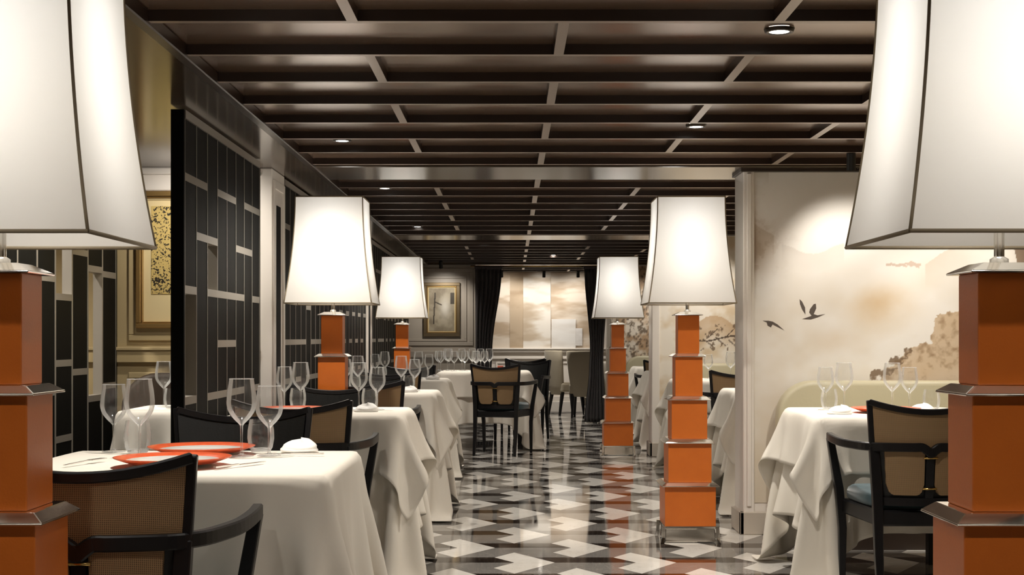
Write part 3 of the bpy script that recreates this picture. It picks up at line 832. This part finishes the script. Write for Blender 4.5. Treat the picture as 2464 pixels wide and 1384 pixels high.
# ================================================================ CHAIRS
def make_chair():
    t = thing('dining_chair', '', 'armchair')
    ZTOP, ZARM, ZLOW = .88, .690, .465
    def Bp(u, z, off=0):
        k = (z - .45) / .43
        hw = .200 + .04 * k
        return (u * hw, -.235 - .055 * k + .045 * u * u + off, z)
    ztop = lambda u: ZTOP - .04 + .04 * u * u
    N = 14
    us = [-1 + 2 * i / N for i in range(N + 1)]
    # slim frame round the upper back
    fr = MB().tube([Bp(u, ztop(u) - .010) for u in us], 0, flat=(.026, .024))
    for s in (-1, 1):
        fr.tube([Bp(s, z) for z in (ZARM - .01, .75, .82, ZTOP - .004)], 0, flat=(.022, .020))
    fr.build('back_frame', 'black_wood', t, bevel=.003)
    # woven cane, upper panel with the pointed lower edge in the middle
    def sheet(u0, u1, zlo, zhi, off, th, n=14, m=6):
        mb = MB(); rings = []
        front = [[Bp(u0 + (u1 - u0) * i / n, zlo(u0 + (u1 - u0) * i / n) + (zhi(u0 + (u1 - u0) * i / n) - zlo(u0 + (u1 - u0) * i / n)) * j / m, off) for i in range(n + 1)] for j in range(m + 1)]
        back = [[(p[0], p[1] + th, p[2]) for p in r] for r in front]
        b = 0; W = n + 1
        mb.v = [p for r in front for p in r] + [p for r in back for p in r]
        K = W * (m + 1)
        for j in range(m):
            for i in range(n):
                a = j * W + i
                mb.f.append((a, a + 1, a + W + 1, a + W)); mb.f.append((K + a + W, K + a + W + 1, K + a + 1, K + a))
        edge = [i for i in range(W)] + [j * W + n for j in range(1, m + 1)] + [m * W + i for i in range(n - 1, -1, -1)] + [j * W for j in range(m - 1, 0, -1)]
        for a, c in zip(edge, edge[1:] + edge[:1]):
            mb.f.append((c, a, K + a, K + c))
        return mb
    vdip = lambda u: ZARM + .012 - .034 * max(0, 1 - abs(u) / .16)
    sheet(-.955, .955, vdip, lambda u: ztop(u) - .021, -.004, .006).build('cane_panel', 'cane_weave', t)
    sheet(-.955, .955, lambda u: .47, lambda u: ztop(u) - .024, .004, .030).build('back_cushion', 'black_leather', t, smooth=False, bevel=0)
    # arm rail sweeping round the back, notched in the middle
    path = []
    for s in (-1,):
        path += [(-.298, .215, ZARM + .010), (-.302, .12, ZARM + .006), (-.294, 0, ZARM), (-.272, -.10, ZARM - .002), (-.246, -.185, ZARM - .002)]
    for u in (-.9, -.6, -.3, -.16, -.07):
        p = Bp(u, ZARM, -.012); path.append((p[0], p[1], ZARM - .002 - (.012 if u > -.1 else 0)))
    p = Bp(0, ZARM, -.012); path.append((0, p[1], ZARM - .026))
    full = path + [(-a, b, c) for a, b, c in path[-2::-1]]
    fine = []
    V3 = [Vector(p) for p in full]
    for i in range(len(V3) - 1):
        p0, p1, p2, p3 = V3[max(i - 1, 0)], V3[i], V3[i + 1], V3[min(i + 2, len(V3) - 1)]
        for k in range(4):
            q = k / 4
            fine.append(tuple(.5 * ((2 * p1) + (p2 - p0) * q + (2 * p0 - 5 * p1 + 4 * p2 - p3) * q * q + (3 * p1 - p0 - 3 * p2 + p3) * q ** 3)))
    fine.append(full[-1]); full = fine
    fl = (.027, .035)
    MB().tube(full, 0, flat=fl).build('arm_rail', 'black_wood', t, bevel=.004)
    for s in (-1, 1):
        MB().tube([(s * .297, .205, ZARM + .004), (s * .256, .215, .47), (s * .240, .222, .30), (s * .238, .235, 0)], 0,
                  flat=[(.030, .034), (.036, .036), (.034, .034), (.024, .024)]).build('leg', 'black_wood', t, bevel=.003)
        MB().tube([(s * .216, -.222, ZARM), (s * .202, -.225, .47), (s * .200, -.240, .25), (s * .200, -.285, 0)], 0,
                  flat=[(.038, .030), (.040, .034), (.034, .032), (.024, .026)]).build('leg', 'black_wood', t, bevel=.003)
        # lower cane panels with rounded lower corners
        a, b = (.10, .80)
        def zlo(u, a=a, b=b):
            f = (abs(u) - a) / (b - a)
            e = .22
            if f < e: k = 1 - f / e
            elif f > 1 - e: k = (f - 1 + e) / e
            else: k = 0
            return .492 + .045 * (1 - math.sqrt(max(0, 1 - min(1, k) ** 2)))
        u0, u1 = (a, b) if s > 0 else (-b, -a)
        sheet(u0, u1, zlo, lambda u: ZARM - .02, -.010, .012, 16, 4).build('lower_cane_panel', 'cane_weave', t)
    MB().tube([Bp(0, ZARM - .03, -.006), Bp(0, .47, -.006)], 0, flat=(.032, .014)).build('centre_post', 'black_wood', t)
    for z in (.645, .52):
        p = Bp(0, z, -.018)
        MB().tube([(-.028, p[1], z), (.028, p[1], z)], .0045, 8).build('brass_connector', 'brass', t, smooth=True)
    MB().tube([Bp(u, .465, -.004) for u in us], 0, flat=(.026, .032)).build('back_rail', 'black_wood', t)
    MB().prism([(-.205, -.23), (.205, -.23), (.245, .215), (.20, .245), (-.20, .245), (-.245, .215)], .365, .43).build('seat_frame', 'black_wood', t, bevel=.008)
    cb = MB()
    rings = []
    for sc, z in ((.95, .43), (1.0, .438), (1.01, .462), (.985, .482), (.92, .494), (.7, .500)):
        rings.append([(x * sc, (y - .0) * sc, z) for x, y in ((-.19, -.19), (0, -.20), (.19, -.19), (.215, 0), (.226, .19), (.2, .225), (0, .235), (-.2, .225), (-.226, .19), (-.215, 0))])
    cb.loft(rings).build('seat', 'teal_velvet', t, smooth=True)
    return t
chair0 = make_chair()
CH = [
    (-.93, 3.32, 0, 'black armchair with woven cane back, nearest of all, before the nearest left table'),
    (-.965, 4.86, 180, 'black armchair facing the camera behind the nearest left table'),
    (-.89, 5.97, 0, 'cane-backed black armchair before the second table of the left row'),
    (-.97, 7.46, 180, 'black armchair facing the camera, between second left table and orange lamp'),
    (-.87, 8.52, 0, 'cane-backed black armchair before the third table of the left row'),
    (-.94, 9.95, 180, 'black armchair facing the camera behind the third left table'),
    (-.94, 11.12, 0, 'cane-backed black armchair before the fourth table of the left row'),
    (-.94, 12.68, 180, 'black armchair facing the camera behind the fourth left table'),
    (-.10, 13.80, -14, 'cane-backed armchair turned slightly, before the far aisle table, legs fully visible'),
    (.12, 15.75, 160, 'black armchair behind the right corner of the far aisle table'),
    (.14, 16.8, 175, 'black armchair farthest down the aisle, just showing above another chair'),
    (1.68, 5.98, 0, 'cane-backed black armchair with teal seat before the bird mural table'),
    (1.76, 11.15, 0, 'cane-backed armchair before the table below the branch mural, beside the lamp'),
    (1.72, 16.2, 0, 'small far cane-backed armchair between the farthest right lamp and wall end'),
    (1.70, 13.98, 0, 'armchair before the table behind the second wall end'),
]
for i, (x, y, a, lab) in enumerate(CH):
    o = chair0 if i == 0 else copy_tree(chair0)
    o.location = (x, y, 0); o.rotation_euler = (0, 0, math.radians(a)); o['label'] = lab; o['group'] = 'black cane-backed armchairs'

# ================================================================ TABLEWARE
def make_glass(name, h, rb, rr, bowl_frac):
    t = thing(name, '', 'wine glass')
    zb = h * (1 - bowl_frac)
    prof = [(.004, zb - .004), (.012, zb + .004), (rb * .60, zb + h * bowl_frac * .14), (rb * .88, zb + h * bowl_frac * .28), (rb, zb + h * bowl_frac * .44),
            (rb * .99, zb + h * bowl_frac * .56), (rb * .945, zb + h * bowl_frac * .72), (rr * 1.06, zb + h * bowl_frac * .88), (rr, h)]
    sm = []
    for i in range(len(prof) - 1):
        p0, p1, p2, p3 = [Vector(prof[min(max(i + q, 0), len(prof) - 1)]) for q in (-1, 0, 1, 2)]
        for k in range(3):
            u = k / 3
            sm.append(tuple(.5 * ((2 * p1) + (p2 - p0) * u + (2 * p0 - 5 * p1 + 4 * p2 - p3) * u * u + (3 * p1 - p0 - 3 * p2 + p3) * u ** 3)))
    prof = sm + [prof[-1]]
    bw = MB().lathe(prof, 28).build('bowl', 'thin_glass', t, smooth=True)
    MB().lathe([(rr - .0008, h - .0008), (rr + .0006, h + .0006), (rr + .0012, h - .0004), (rr - .0002, h - .0012)], 28).build('rim', 'thin_glass', bw, smooth=True)
    MB().lathe([(.0055, .006), (.0036, .02), (.0034, zb * .6), (.0042, zb - .006), (.008, zb + .001)], 14).build('stem', 'thin_glass', t, smooth=True)
    MB().lathe([(.002, 0), (.034, 0), (.036, .0015), (.030, .003), (.012, .005), (.004, .009)], 28).build('foot', 'thin_glass', t, smooth=True)
    return t
def make_tumbler():
    t = thing('tumbler', '', 'tumbler')
    MB().lathe([(.003, .004), (.030, .003), (.036, .012), (.041, .04), (.040, .065), (.034, .098)], 28).build('body', 'thin_glass', t, smooth=True)
    MB().lathe([(.002, 0), (.029, 0), (.031, .003), (.028, .010), (.002, .011)], 28).build('thick_base', 'thin_glass', t, smooth=True)
    return t
G_T = make_glass('wine_glass', .228, .0435, .0355, .58)
G_S = make_glass('wine_glass', .206, .0405, .033, .58)
G_U = make_tumbler()
first = {'t': G_T, 's': G_S, 'u': G_U}
used = set()
def put(kind, x, y, lab, grp, z=TOPZ):
    src = first[kind]
    o = src if kind not in used else copy_tree(src)
    used.add(kind)
    o.location = (x, y, z); o['label'] = lab; o['group'] = grp
def glass_group(key, spots, side, grp):
    cx, cy, where = TT[key][0], TT[key][1], TT[key][3]
    for kind, dx, dy, word in spots:
        nm = {'t': 'tall wine glass', 's': 'shorter wine glass', 'u': 'low clear tumbler'}[kind]
        put(kind, cx + dx, cy + dy, '%s%s, %s, %s' % (word, nm, side, where), grp)
glass_group('T1', [('s', -.295, .28, 'empty '), ('t', -.167, .09, 'empty '), ('u', -.215, .25, '')], 'left setting', 'glasses on the nearest table')
glass_group('T1', [('t', .127, .11, 'empty '), ('s', .203, .14, 'empty '), ('u', .15, .30, '')], 'right setting', 'glasses on the nearest table')
for k in ('T2', 'T3', 'T4'):
    glass_group(k, [('s', -.21, .16, ''), ('t', -.125, .12, ''), ('u', -.16, .26, '')], 'left setting', 'glasses along the left row')
    glass_group(k, [('t', .165, .05, ''), ('s', .25, .08, ''), ('u', .20, .22, '')], 'right setting', 'glasses along the left row')
glass_group('R1', [('s', -.27, .10, ''), ('t', -.19, .06, ''), ('u', -.23, .2, '')], 'left setting', 'glasses below the mural')
glass_group('R1', [('t', .03, .02, ''), ('s', .12, .05, ''), ('u', .24, .1, '')], 'right setting', 'glasses below the mural')
glass_group('R3', [('s', -.12, .1, ''), ('t', .06, .05, '')], 'left setting', 'glasses below the branch mural')
glass_group('R5', [('s', -.2, -.1, ''), ('t', -.1, .0, '')], 'left setting', 'glasses on the far right table')
glass_group('A1', [('t', -.05, .0, ''), ('s', .10, .10, ''), ('u', .02, -.12, '')], 'aisle side', 'glasses in the alcove')
glass_group('A2', [('s', .0, -.1, ''), ('t', .08, .12, ''), ('u', .12, -.15, '')], 'aisle side', 'glasses beyond the alcove')
for i, (dx, dy) in enumerate([(-.36, -.05), (-.27, .08), (-.20, -.12), (-.12, .12), (-.08, -.02), (.0, .2), (.04, .02), (.10, .16), (.15, -.05), (.2, .22), (-.4, .25), (-.3, .32), (.06, -.16)]):
    put('t' if i % 2 else 's', -.42 + dx * .9, 14.85 + dy, 'wine glass in the crowded cluster on the far aisle table', 'glass cluster on the far aisle table')

def make_plate():
    t = thing('plate', '', 'plate')
    MB().lathe([(.002, .004), (.105, .004), (.122, .010), (.128, .0145), (.123, .0155), (.104, .0095), (.002, .0085)], 40).lathe([(.002, 0), (.07, 0), (.085, .003), (.10, .006)], 40).build('well', 'porcelain', t, smooth=True)
    MB().lathe([(.116, .006), (.136, .013), (.158, .0205), (.160, .023), (.156, .0235), (.136, .018), (.125, .0145)], 40).build('rim', 'orange_glaze', t, smooth=True)
    return t
plate0 = make_plate()
PL = [(-.93, 3.90, 'orange-rimmed white plate nearest the camera, behind the nearest chair'),
      (-.935, 4.285, 'orange-rimmed white plate at the far side of the nearest left table'),
      (-1.02, 6.65, 'orange-rimmed plate on the second table of the left row'),
      (-1.0, 9.1, 'orange-rimmed plate on the third table of the left row'),
      (1.74, 6.62, 'orange-rimmed plate on the table below the bird mural'),
      (-.2, 14.45, 'orange-rimmed plate on the far aisle table')]
for i, (x, y, lab) in enumerate(PL):
    o = plate0 if i == 0 else copy_tree(plate0)
    o.location = (x, y, TOPZ); o['label'] = lab; o['group'] = 'orange-rimmed plates'

def make_napkin():
    mb = MB(); n, m = 28, 9
    rings = []
    for j in range(m + 1):
        f = j / m
        ring = []
        for k in range(n):
            a = 2 * math.pi * k / n
            ex = math.copysign(abs(math.cos(a)) ** .7, math.cos(a)); ey = math.copysign(abs(math.sin(a)) ** .7, math.sin(a))
            prof = (1 - f ** 2.2) ** .5 if f < 1 else 0
            fold = .05 * math.sin(f * 15 + 1.2 * math.sin(a * 1.5)) * (1 - f)
            r = max(prof + fold, .02)
            z = .034 * f * (1 + .18 * math.sin(a + .6) + .10 * math.sin(2 * a + 2)) + .002 * math.sin(5 * a) * f
            ring.append((ex * .056 * r + .006 * f, ey * .040 * r, z))
        rings.append(ring)
    mb.loft(rings)
    return mb.mesh('napkin', 'napkin_linen', smooth=True)
nap = make_napkin()
NP = [(-.655, 4.37, 20, 'folded white napkin at the aisle corner of the nearest left table'),
      (-.69, 6.72, 5, 'folded white napkin at the aisle edge of the second left table'),
      (-.66, 9.1, 10, 'folded white napkin at the aisle edge of the third left table'),
      (-.66, 11.85, 0, 'folded white napkin at the aisle edge of the fourth left table'),
      (1.50, 6.52, -15, 'flat white napkin at the corner of the mural table'),
      (1.93, 6.70, 5, 'folded white napkin behind the chair at the mural table')]
for x, y, a, lab in NP:
    o = link('napkin', nap, None, (x, y, TOPZ), math.radians(a))
    tag(o, lab, 'napkin', 'folded white napkins')

def make_fork():
    t = thing('fork', '', 'fork')
    MB().tube([(0, -.09, .002), (0, -.03, .004), (0, .03, .006)], 0, flat=[(.009, .002), (.006, .003), (.005, .003)]).build('handle', 'silver', t)
    mb = MB().box(-.010, .010, .03, .055, .005, .007)
    for k in range(4):
        x = -.0088 + k * .00587
        mb.box(x - .0014, x + .0014, .055, .10, .005, .007)
    mb.build('tines', 'silver', t)
    return t
def make_knife():
    t = thing('knife', '', 'knife')
    MB().tube([(0, -.10, .003), (0, 0, .003)], 0, flat=[(.010, .005), (.008, .004)]).build('handle', 'silver', t)
    MB().prism([(-.005, 0), (.006, 0), (.008, .06), (.002, .115), (-.005, .10)], .001, .003).build('blade', 'silver', t)
    return t
f0 = make_fork(); f0.location = (-1.19, 3.95, TOPZ); f0.rotation_euler = (0, 0, -.3); tag(f0, 'silver fork left of the nearest plate', 'fork', 'cutlery on the nearest table')
k0 = make_knife(); k0.location = (-.745, 3.88, TOPZ); k0.rotation_euler = (0, 0, -.5); tag(k0, 'silver knife right of the nearest plate', 'knife', 'cutlery on the nearest table')
f1 = copy_tree(f0); f1.location = (-1.13, 4.34, TOPZ); f1.rotation_euler = (0, 0, 1.9); tag(f1, 'silver fork beside the far plate of the nearest table', 'fork')
k1 = copy_tree(k0); k1.location = (-.66, 4.24, TOPZ); k1.rotation_euler = (0, 0, 1.5); tag(k1, 'silver knife lying at the foot of the right wine glasses', 'knife')

t = thing('candle_box', 'small terracotta candle box on the far aisle table', 'candle holder', (-.12, 14.75, TOPZ))
MB().box(-.03, .03, -.03, .03, 0, .055).build('body', 'terracotta', t, bevel=.003)
MB().box(-.022, .022, -.022, .022, .055, .058).build('wax', 'porcelain', t)

# ================================================================ BANQUETTES
def banquette(name, label, x0, x1, yb, m, ztop=.885, depth=.62, group=None):
    t = thing(name, label, 'banquette', (0, 0, 0), group=group)
    # back with a rounded, sweeping left shoulder
    pts = []
    pts.append((x0, 0.10)); pts.append((x1, .10)); pts.append((x1, ztop))
    R = .20
    for k in range(0, 9):
        a = math.radians(90 + 90 * k / 8)
        pts.append((x0 + R + R * math.cos(a), ztop - R + R * math.sin(a)))
    MB().prism(pts, yb - .12, yb, 'y').build('backrest', m, t, bevel=.03, seg=3, smooth=True)
    MB().box(x0 + .03, x1, yb - depth, yb - .12, .34, .46).build('seat', m, t, bevel=.025, seg=3)
    MB().box(x0 + .05, x1, yb - depth + .03, yb - .02, 0, .34).build('base', 'dark_trim', t)
    return t
banquette('banquette', 'pale green-cream leather banquette below the bird mural', 1.50, 2.95, WY - .045, 'banquette_leather', group='cream banquettes', depth=.6)
banquette('banquette', 'pale cream leather banquette below the branch mural', 1.50, 2.95, WZ - .045, 'banquette_leather', group='cream banquettes', depth=.6)
banquette('banquette', 'cream banquette below the tree mural at the far right', 1.50, 2.95, Y1 - .02, 'banquette_leather', group='cream banquettes')
banquette('banquette', 'dark brown banquette at the back of the left alcove', -2.2, -1.5, WY - .06, 'dark_banquette', ztop=.93, depth=.5)

# ================================================================ PICTURES
def picture(name, label, x0, x1, z0, z1, Y, fw, fm, liner, inner_fn, mat_w, mat_name='mat_board'):
    t = thing(name, label, 'picture', (0, 0, 0))
    moulding(x0, x1, z0, z1, Y, fw, t, fm, 'frame', d=.045)
    moulding(x0 + fw, x1 - fw, z0 + fw, z1 - fw, Y, fw * .35, t, liner, 'inner_frame', d=.03)
    MB().box(x0 + fw, x1 - fw, Y - .012, Y - .001, z0 + fw, z1 - fw).build('mount', mat_name, t)
    inner_fn(t, x0 + fw + mat_w, x1 - fw - mat_w, z0 + fw + mat_w, z1 - fw - mat_w)
    return t
def gold_inner(t, x0, x1, z0, z1):
    MB().box(x0, x1, WY - .016, WY - .012, pz(708, WY), z1).build('gold_leaf_panel', 'speckled_gold', t)
picture('framed_picture', 'tall gilt-framed picture of speckled gold on the alcove wall', px(330, WY), px(590, WY), pz(790, WY), pz(462, WY), WY - .0, .028, 'gold_frame', 'gold_frame', gold_inner, .055)
def grey_inner(t, x0, x1, z0, z1):
    def fn(x, y):
        b = np.zeros(x.shape + (3,)) + np.array([176, 164, 140.])
        n = fbm(x / 14, y / 18, 4)
        b = mixc(b, (120, 108, 88), np.clip((n - .4) * 2, 0, .7))
        b = mixc(b, (232, 226, 212), 1.0 * np.exp(-((x - 1070) / 14) ** 2 - ((y - 740) / 26) ** 2))
        b = mixc(b, (60, 52, 42), .9 * (np.abs(x - (1046 - (y - 705) * .05)) < 1.6) * (y > 705) * (y < 780))
        b = mixc(b, (60, 52, 42), .9 * (np.abs(y - (727 + (x - 1046) * .45)) < 1.6) * (x > 1045) * (x < 1062))
        b = mixc(b, (50, 44, 36), .8 * (x > 1083) * (y < 732) * (y > 704))
        return b
    painting('canvas', x0, x1, z0, z1, Y1 - .016, 60, 80, fn, t)
picture('framed_picture', 'grey abstract picture in bronze frame on the far end wall', px(1018, Y1), px(1106, Y1), pz(810, Y1), pz(680, Y1), Y1 - .0, .045, 'bronze_frame', 'gold_frame', grey_inner, .03)

# large painted artwork beyond the curtains: overlapping upright panels
art = thing('abstract_artwork', 'large pale abstract artwork of overlapping panels seen between the curtains', 'artwork')
def art_fn(base, dark, seed, amp=.6):
    def fn(x, y):
        b = np.zeros(x.shape + (3,)) + np.array(base, float)
        n = fbm(x / 60 + 3, y / 16, seed)
        return mixc(b, dark, np.clip((n - .45) * 3 * amp, 0, .75))
    return fn
def art_panel(xa, xb, ya, yb, d, base, dark, seed, amp=.6, n=40):
    painting('art_panel', px(xa, YA), px(xb, YA), pz(yb, YA), pz(ya, YA), YA - d, n, n, art_fn(base, dark, seed, amp), art, thick=d + .02 if d < .01 else .012)
art_panel(1150, 1450, 655, 838, 0, (224, 212, 196), (176, 152, 124), 2, 1.0, 90)
art_panel(1226, 1258, 655, 838, .012, (196, 176, 150), (160, 136, 108), 3, .8)
art_panel(1258, 1324, 655, 838, .020, (238, 232, 222), (186, 164, 136), 8, 1.0, 60)
art_panel(1326, 1384, 768, 838, .028, (240, 238, 234), (214, 206, 196), 6, .4)
art_panel(1384, 1400, 790, 832, .024, (242, 240, 238), (200, 196, 190), 9, .6, 20)

# ================================================================ CURTAINS
def curtain(label, Y, left, right, ztop, zbot, seed, n=64, m=26):
    t = thing('curtain', label, 'curtain', group='dark curtains at the end opening')
    rnd = random.Random(seed)
    ph = rnd.uniform(0, 6)
    front = []; back = []
    for j in range(m + 1):
        z = zbot + (ztop - zbot) * j / m
        xl, xr = left(z), right(z)
        W = xr - xl
        r = []
        for i in range(n + 1):
            f = i / n
            r.append((xl + W * f, Y + .035 * math.sin(f * 2 * math.pi * 6.5 + ph + .4 * math.sin(z * 3)) + .012 * math.sin(f * 31 + z * 2), z))
        front.append(r)
    mb = MB(); W_ = n + 1
    mb.v = [p for r in front for p in r]
    for j in range(m):
        for i in range(n):
            a = j * W_ + i
            mb.f.append((a, a + 1, a + W_ + 1, a + W_))
    o = mb.build('drape', 'curtain_cloth', t, smooth=True)
    md = o.modifiers.new('thickness', 'SOLIDIFY'); md.thickness = .006
    xa, xb = left(ztop), right(ztop)
    MB().box(xa - .01, xb + .01, Y - .045, Y + .045, ztop - .015, ztop + .02).build('heading', 'curtain_cloth', t)
    return t
def lerp(pts):
    def f(z):
        for (z0, a), (z1, b) in zip(pts, pts[1:]):
            if z0 <= z <= z1:
                k = (z - z0) / (z1 - z0); k = k * k * (3 - 2 * k)
                return a + (b - a) * k
        return pts[-1][1] if z > pts[-1][0] else pts[0][1]
    return f
YC = 18.80
curtain('dark charcoal curtain drawn back at the left of the far opening', YC, lambda z: -.485, lerp([(0, -.24), (.7, -.27), (.95, -.26), (2.04, -.135)]), 2.045, .01, 1)
curtain('dark charcoal curtain gathered at the right of the far opening', YC, lerp([(0, .955), (.75, 1.02), (.95, 1.03), (2.04, .955)]), lerp([(0, 1.25), (.8, 1.21), (2.04, 1.28)]), 2.045, .01, 2)
rod = MB().tube([(-.55, YC, 2.072), (1.34, YC, 2.072)], .009, 10).build('curtain_rod', 'brass', smooth=True)
tag(rod, 'thin brass curtain rod across the far opening', 'curtain rod')

# ================================================================ TUB CHAIRS BEYOND
def tub_chair(label, x, y, rz):
    t = thing('upholstered_chair', label, 'chair', (x, y, 0), math.radians(rz), group='taupe upholstered chairs beyond the curtains')
    rings = []
    for z, hw, yo in ((.30, .15, -.20), (.42, .18, -.22), (.60, .205, -.245), (.78, .225, -.265), (.92, .235, -.28), (.94, .22, -.275)):
        r = []
        for k in range(13):
            a = math.radians(180 + 180 * k / 12)
            r.append((hw * math.cos(a), yo + .06 + .09 * math.sin(a), z))
        for k in range(12, -1, -1):
            a = math.radians(180 + 180 * k / 12)
            r.append(((hw - .045) * math.cos(a), yo + .085 + .05 * math.sin(a), z))
        rings.append(r)
    MB().loft(rings).build('backrest', 'taupe_fabric', t, smooth=True)
    MB().box(-.20, .20, -.20, .24, .34, .47).build('seat', 'taupe_fabric', t, bevel=.03, seg=3)
    for sx, sy in ((-1, -1), (1, -1), (-1, 1), (1, 1)):
        MB().tube([(sx * .14, sy * .16 , .36), (sx * .155, sy * .21 - .01, 0)], 0, flat=[(.045, .045), (.026, .026)]).build('leg', 'black_wood', t)
    return t
tub_chair('taupe upholstered chair beyond the curtains, left of the two', .80, 20.75, -60)
tub_chair('taupe upholstered chair next to the right curtain, nearer of the two', 1.02, 20.05, -8)
make_table(1.36, 20.78, 'slim', 'beyond the right curtain')

# ================================================================ LIGHT FIXTURES
def aim(o, target):
    d = Vector(target) - o.location
    o.rotation_euler = d.to_track_quat('-Z', 'Y').to_euler()
def downlight(x, y, label, w=SPOT_W, z=PZ, angle=140, blend=.9, target=None):
    t = thing('downlight', label, 'downlight', (x, y, z), group='recessed ceiling downlights')
    MB().lathe([(.031, -.001), (.033, -.012), (.046, -.012), (.050, -.0005)], 28).build('trim_ring', 'fixture_bronze', t, smooth=True)
    MB().lathe([(.0005, -.0100), (.0325, -.0100), (.0325, -.0008), (.0005, -.0008)], 24).build('lens', 'downlight_glow', t)
    ld = bpy.data.lights.new('downlight_beam', 'SPOT')
    ld.energy = w; ld.color = WARM; ld.spot_size = math.radians(angle); ld.spot_blend = blend; ld.shadow_soft_size = .035
    lo = bpy.data.objects.new('downlight_beam', ld); COL.objects.link(lo); lo.parent = t; lo.location = (0, 0, -.02)
    if target:
        d = Vector(target) - Vector((x, y, z - .02)); lo.rotation_euler = d.to_track_quat('-Z', 'Y').to_euler()
downlight(.87, 4.63, 'large glowing downlight at the upper right of the ceiling')
downlight(.87, 6.72, 'glowing downlight in the right ceiling above the mural lamp')
downlight(-.86, 7.2, 'glowing downlight in the left ceiling above the second table')
downlight(-.85, 9.5, 'downlight in the left ceiling just past the first cross beam')
downlight(-.85, 12.8, 'tiny far downlight in the left ceiling before the second cross beam')
downlight(-.85, 4.0, 'downlight above the nearest left table, over the top of the frame')
downlight(-.85, 1.6, 'added fill downlight above the nearest left lamp, before the frame', w=SPOT_W * .5)  # added lamp, fills the camera-facing sides with light
downlight(.87, 1.6, 'added fill downlight above the nearest right lamp, before the frame', w=SPOT_W * .5)  # added too, front fill on the right
downlight(-.85, -.2, 'added fill downlight behind the camera on the left', w=SPOT_W * .42)  # unseen lamp added to throw fill light forward
downlight(.87, -.2, 'added fill downlight behind the camera on the right', w=SPOT_W * .42)  # its right-hand partner, also added as fill
downlight(0.0, 3.0, 'added fill downlight above the aisle just before the first table', w=SPOT_W * .15)  # weak aisle fill, an added lamp out of view
downlight(1.9, 6.6, 'added unseen downlight above the table below the bird mural, behind the right shade')  # added out of sight to light the mural table
downlight(1.75, 9.6, 'downlight above the table behind the mural wall end')
downlight(1.75, 12.0, 'downlight above the table below the branch mural')
downlight(-.3, 14.9, 'downlight above the far aisle table')
downlight(.5, 17.2, 'downlight at the far end of the aisle')
downlight(1.8, 16.2, 'downlight above the far right table')
downlight(-1.85, 6.6, 'added unseen downlight in the alcove soffit behind the left shade', z=CZ)  # added out of sight to light the alcove
downlight(-2.65, 7.1, 'downlight beyond the alcove screen', z=CZ)
downlight(.4, 20.1, 'added fill downlight in the room beyond the curtains')  # added to brighten the upholstered chairs back there
downlight(.5, 10.5, 'downlight above the aisle between the second lamps', w=SPOT_W * .5)

def spotlight(x, y, label, target, w=WASH_W, angle=80):
    t = thing('track_spotlight', label, 'spotlight', (x, y, PZ), group='black ceiling spotlights')
    MB().lathe([(.024, 0), (.024, -.012), (.006, -.014), (.006, -.035)], 16, cap=True).build('mount', 'fixture_black', t)
    d = (Vector(target) - Vector((x, y, PZ - .07))).normalized()
    q = d.to_track_quat('-Z', 'Y')
    body = MB().lathe([(.002, .045), (.022, .045), (.024, .04), (.024, -.05), (.020, -.05), (.018, -.035), (.002, -.035)], 18).build('can', 'fixture_black', t, smooth=False)
    body.location = (0, 0, -.072); body.rotation_euler = (q.to_euler().x * .35, q.to_euler().y * .35, q.to_euler().z)
    ld = bpy.data.lights.new('spot_beam', 'SPOT')
    ld.energy = w; ld.color = WARM; ld.spot_size = math.radians(angle); ld.spot_blend = .8; ld.shadow_soft_size = .03
    lo = bpy.data.objects.new('spot_beam', ld); COL.objects.link(lo); lo.parent = t; lo.location = d * .075 + Vector((0, 0, -.072)); lo.rotation_euler = q.to_euler()
spotlight(px(2047, 7.5), 7.5, 'black cylinder spotlight on the ceiling before the bird mural', (1.95, WY, 1.4), WASH_W * .72)
spotlight(2.7, 7.5, 'black cylinder spotlight hidden behind the right shade', (2.6, WY, 1.3), WASH_W * .72)
spotlight(1.85, 12.8, 'black cylinder spotlight before the branch mural', (1.8, WZ, 1.4), WASH_W * .8)
spotlight(2.0, 18.2, 'black cylinder spotlight before the tree mural', (1.9, Y1, 1.3), WASH_W * .8)
spotlight(px(1308, 20.9), 20.9, 'small black spotlight above the middle of the pale artwork', (.45, Y2, 1.4), WASH_W * .42, 110)
spotlight(px(1206, 20.9), 20.9, 'small black spotlight beside the left curtain above the artwork', (-.1, Y2, 1.4), WASH_W * .5, 110)
spotlight(px(1390, 20.9), 20.9, 'small black spotlight beside the right curtain above the artwork', (1.0, Y2, 1.4), WASH_W * .5, 110)
spotlight(px(1060, 18.2), 18.2, 'black spotlight before the framed picture on the end wall', (-.9, Y1, 1.4), WASH_W * .6)
downlight(-1.68, 7.62, 'added unseen downlight in the alcove soffit over the gilt picture', z=CZ, w=SPOT_W * .35, target=(-1.85, WY, 1.3))  # added behind the screen, aimed to brighten the picture
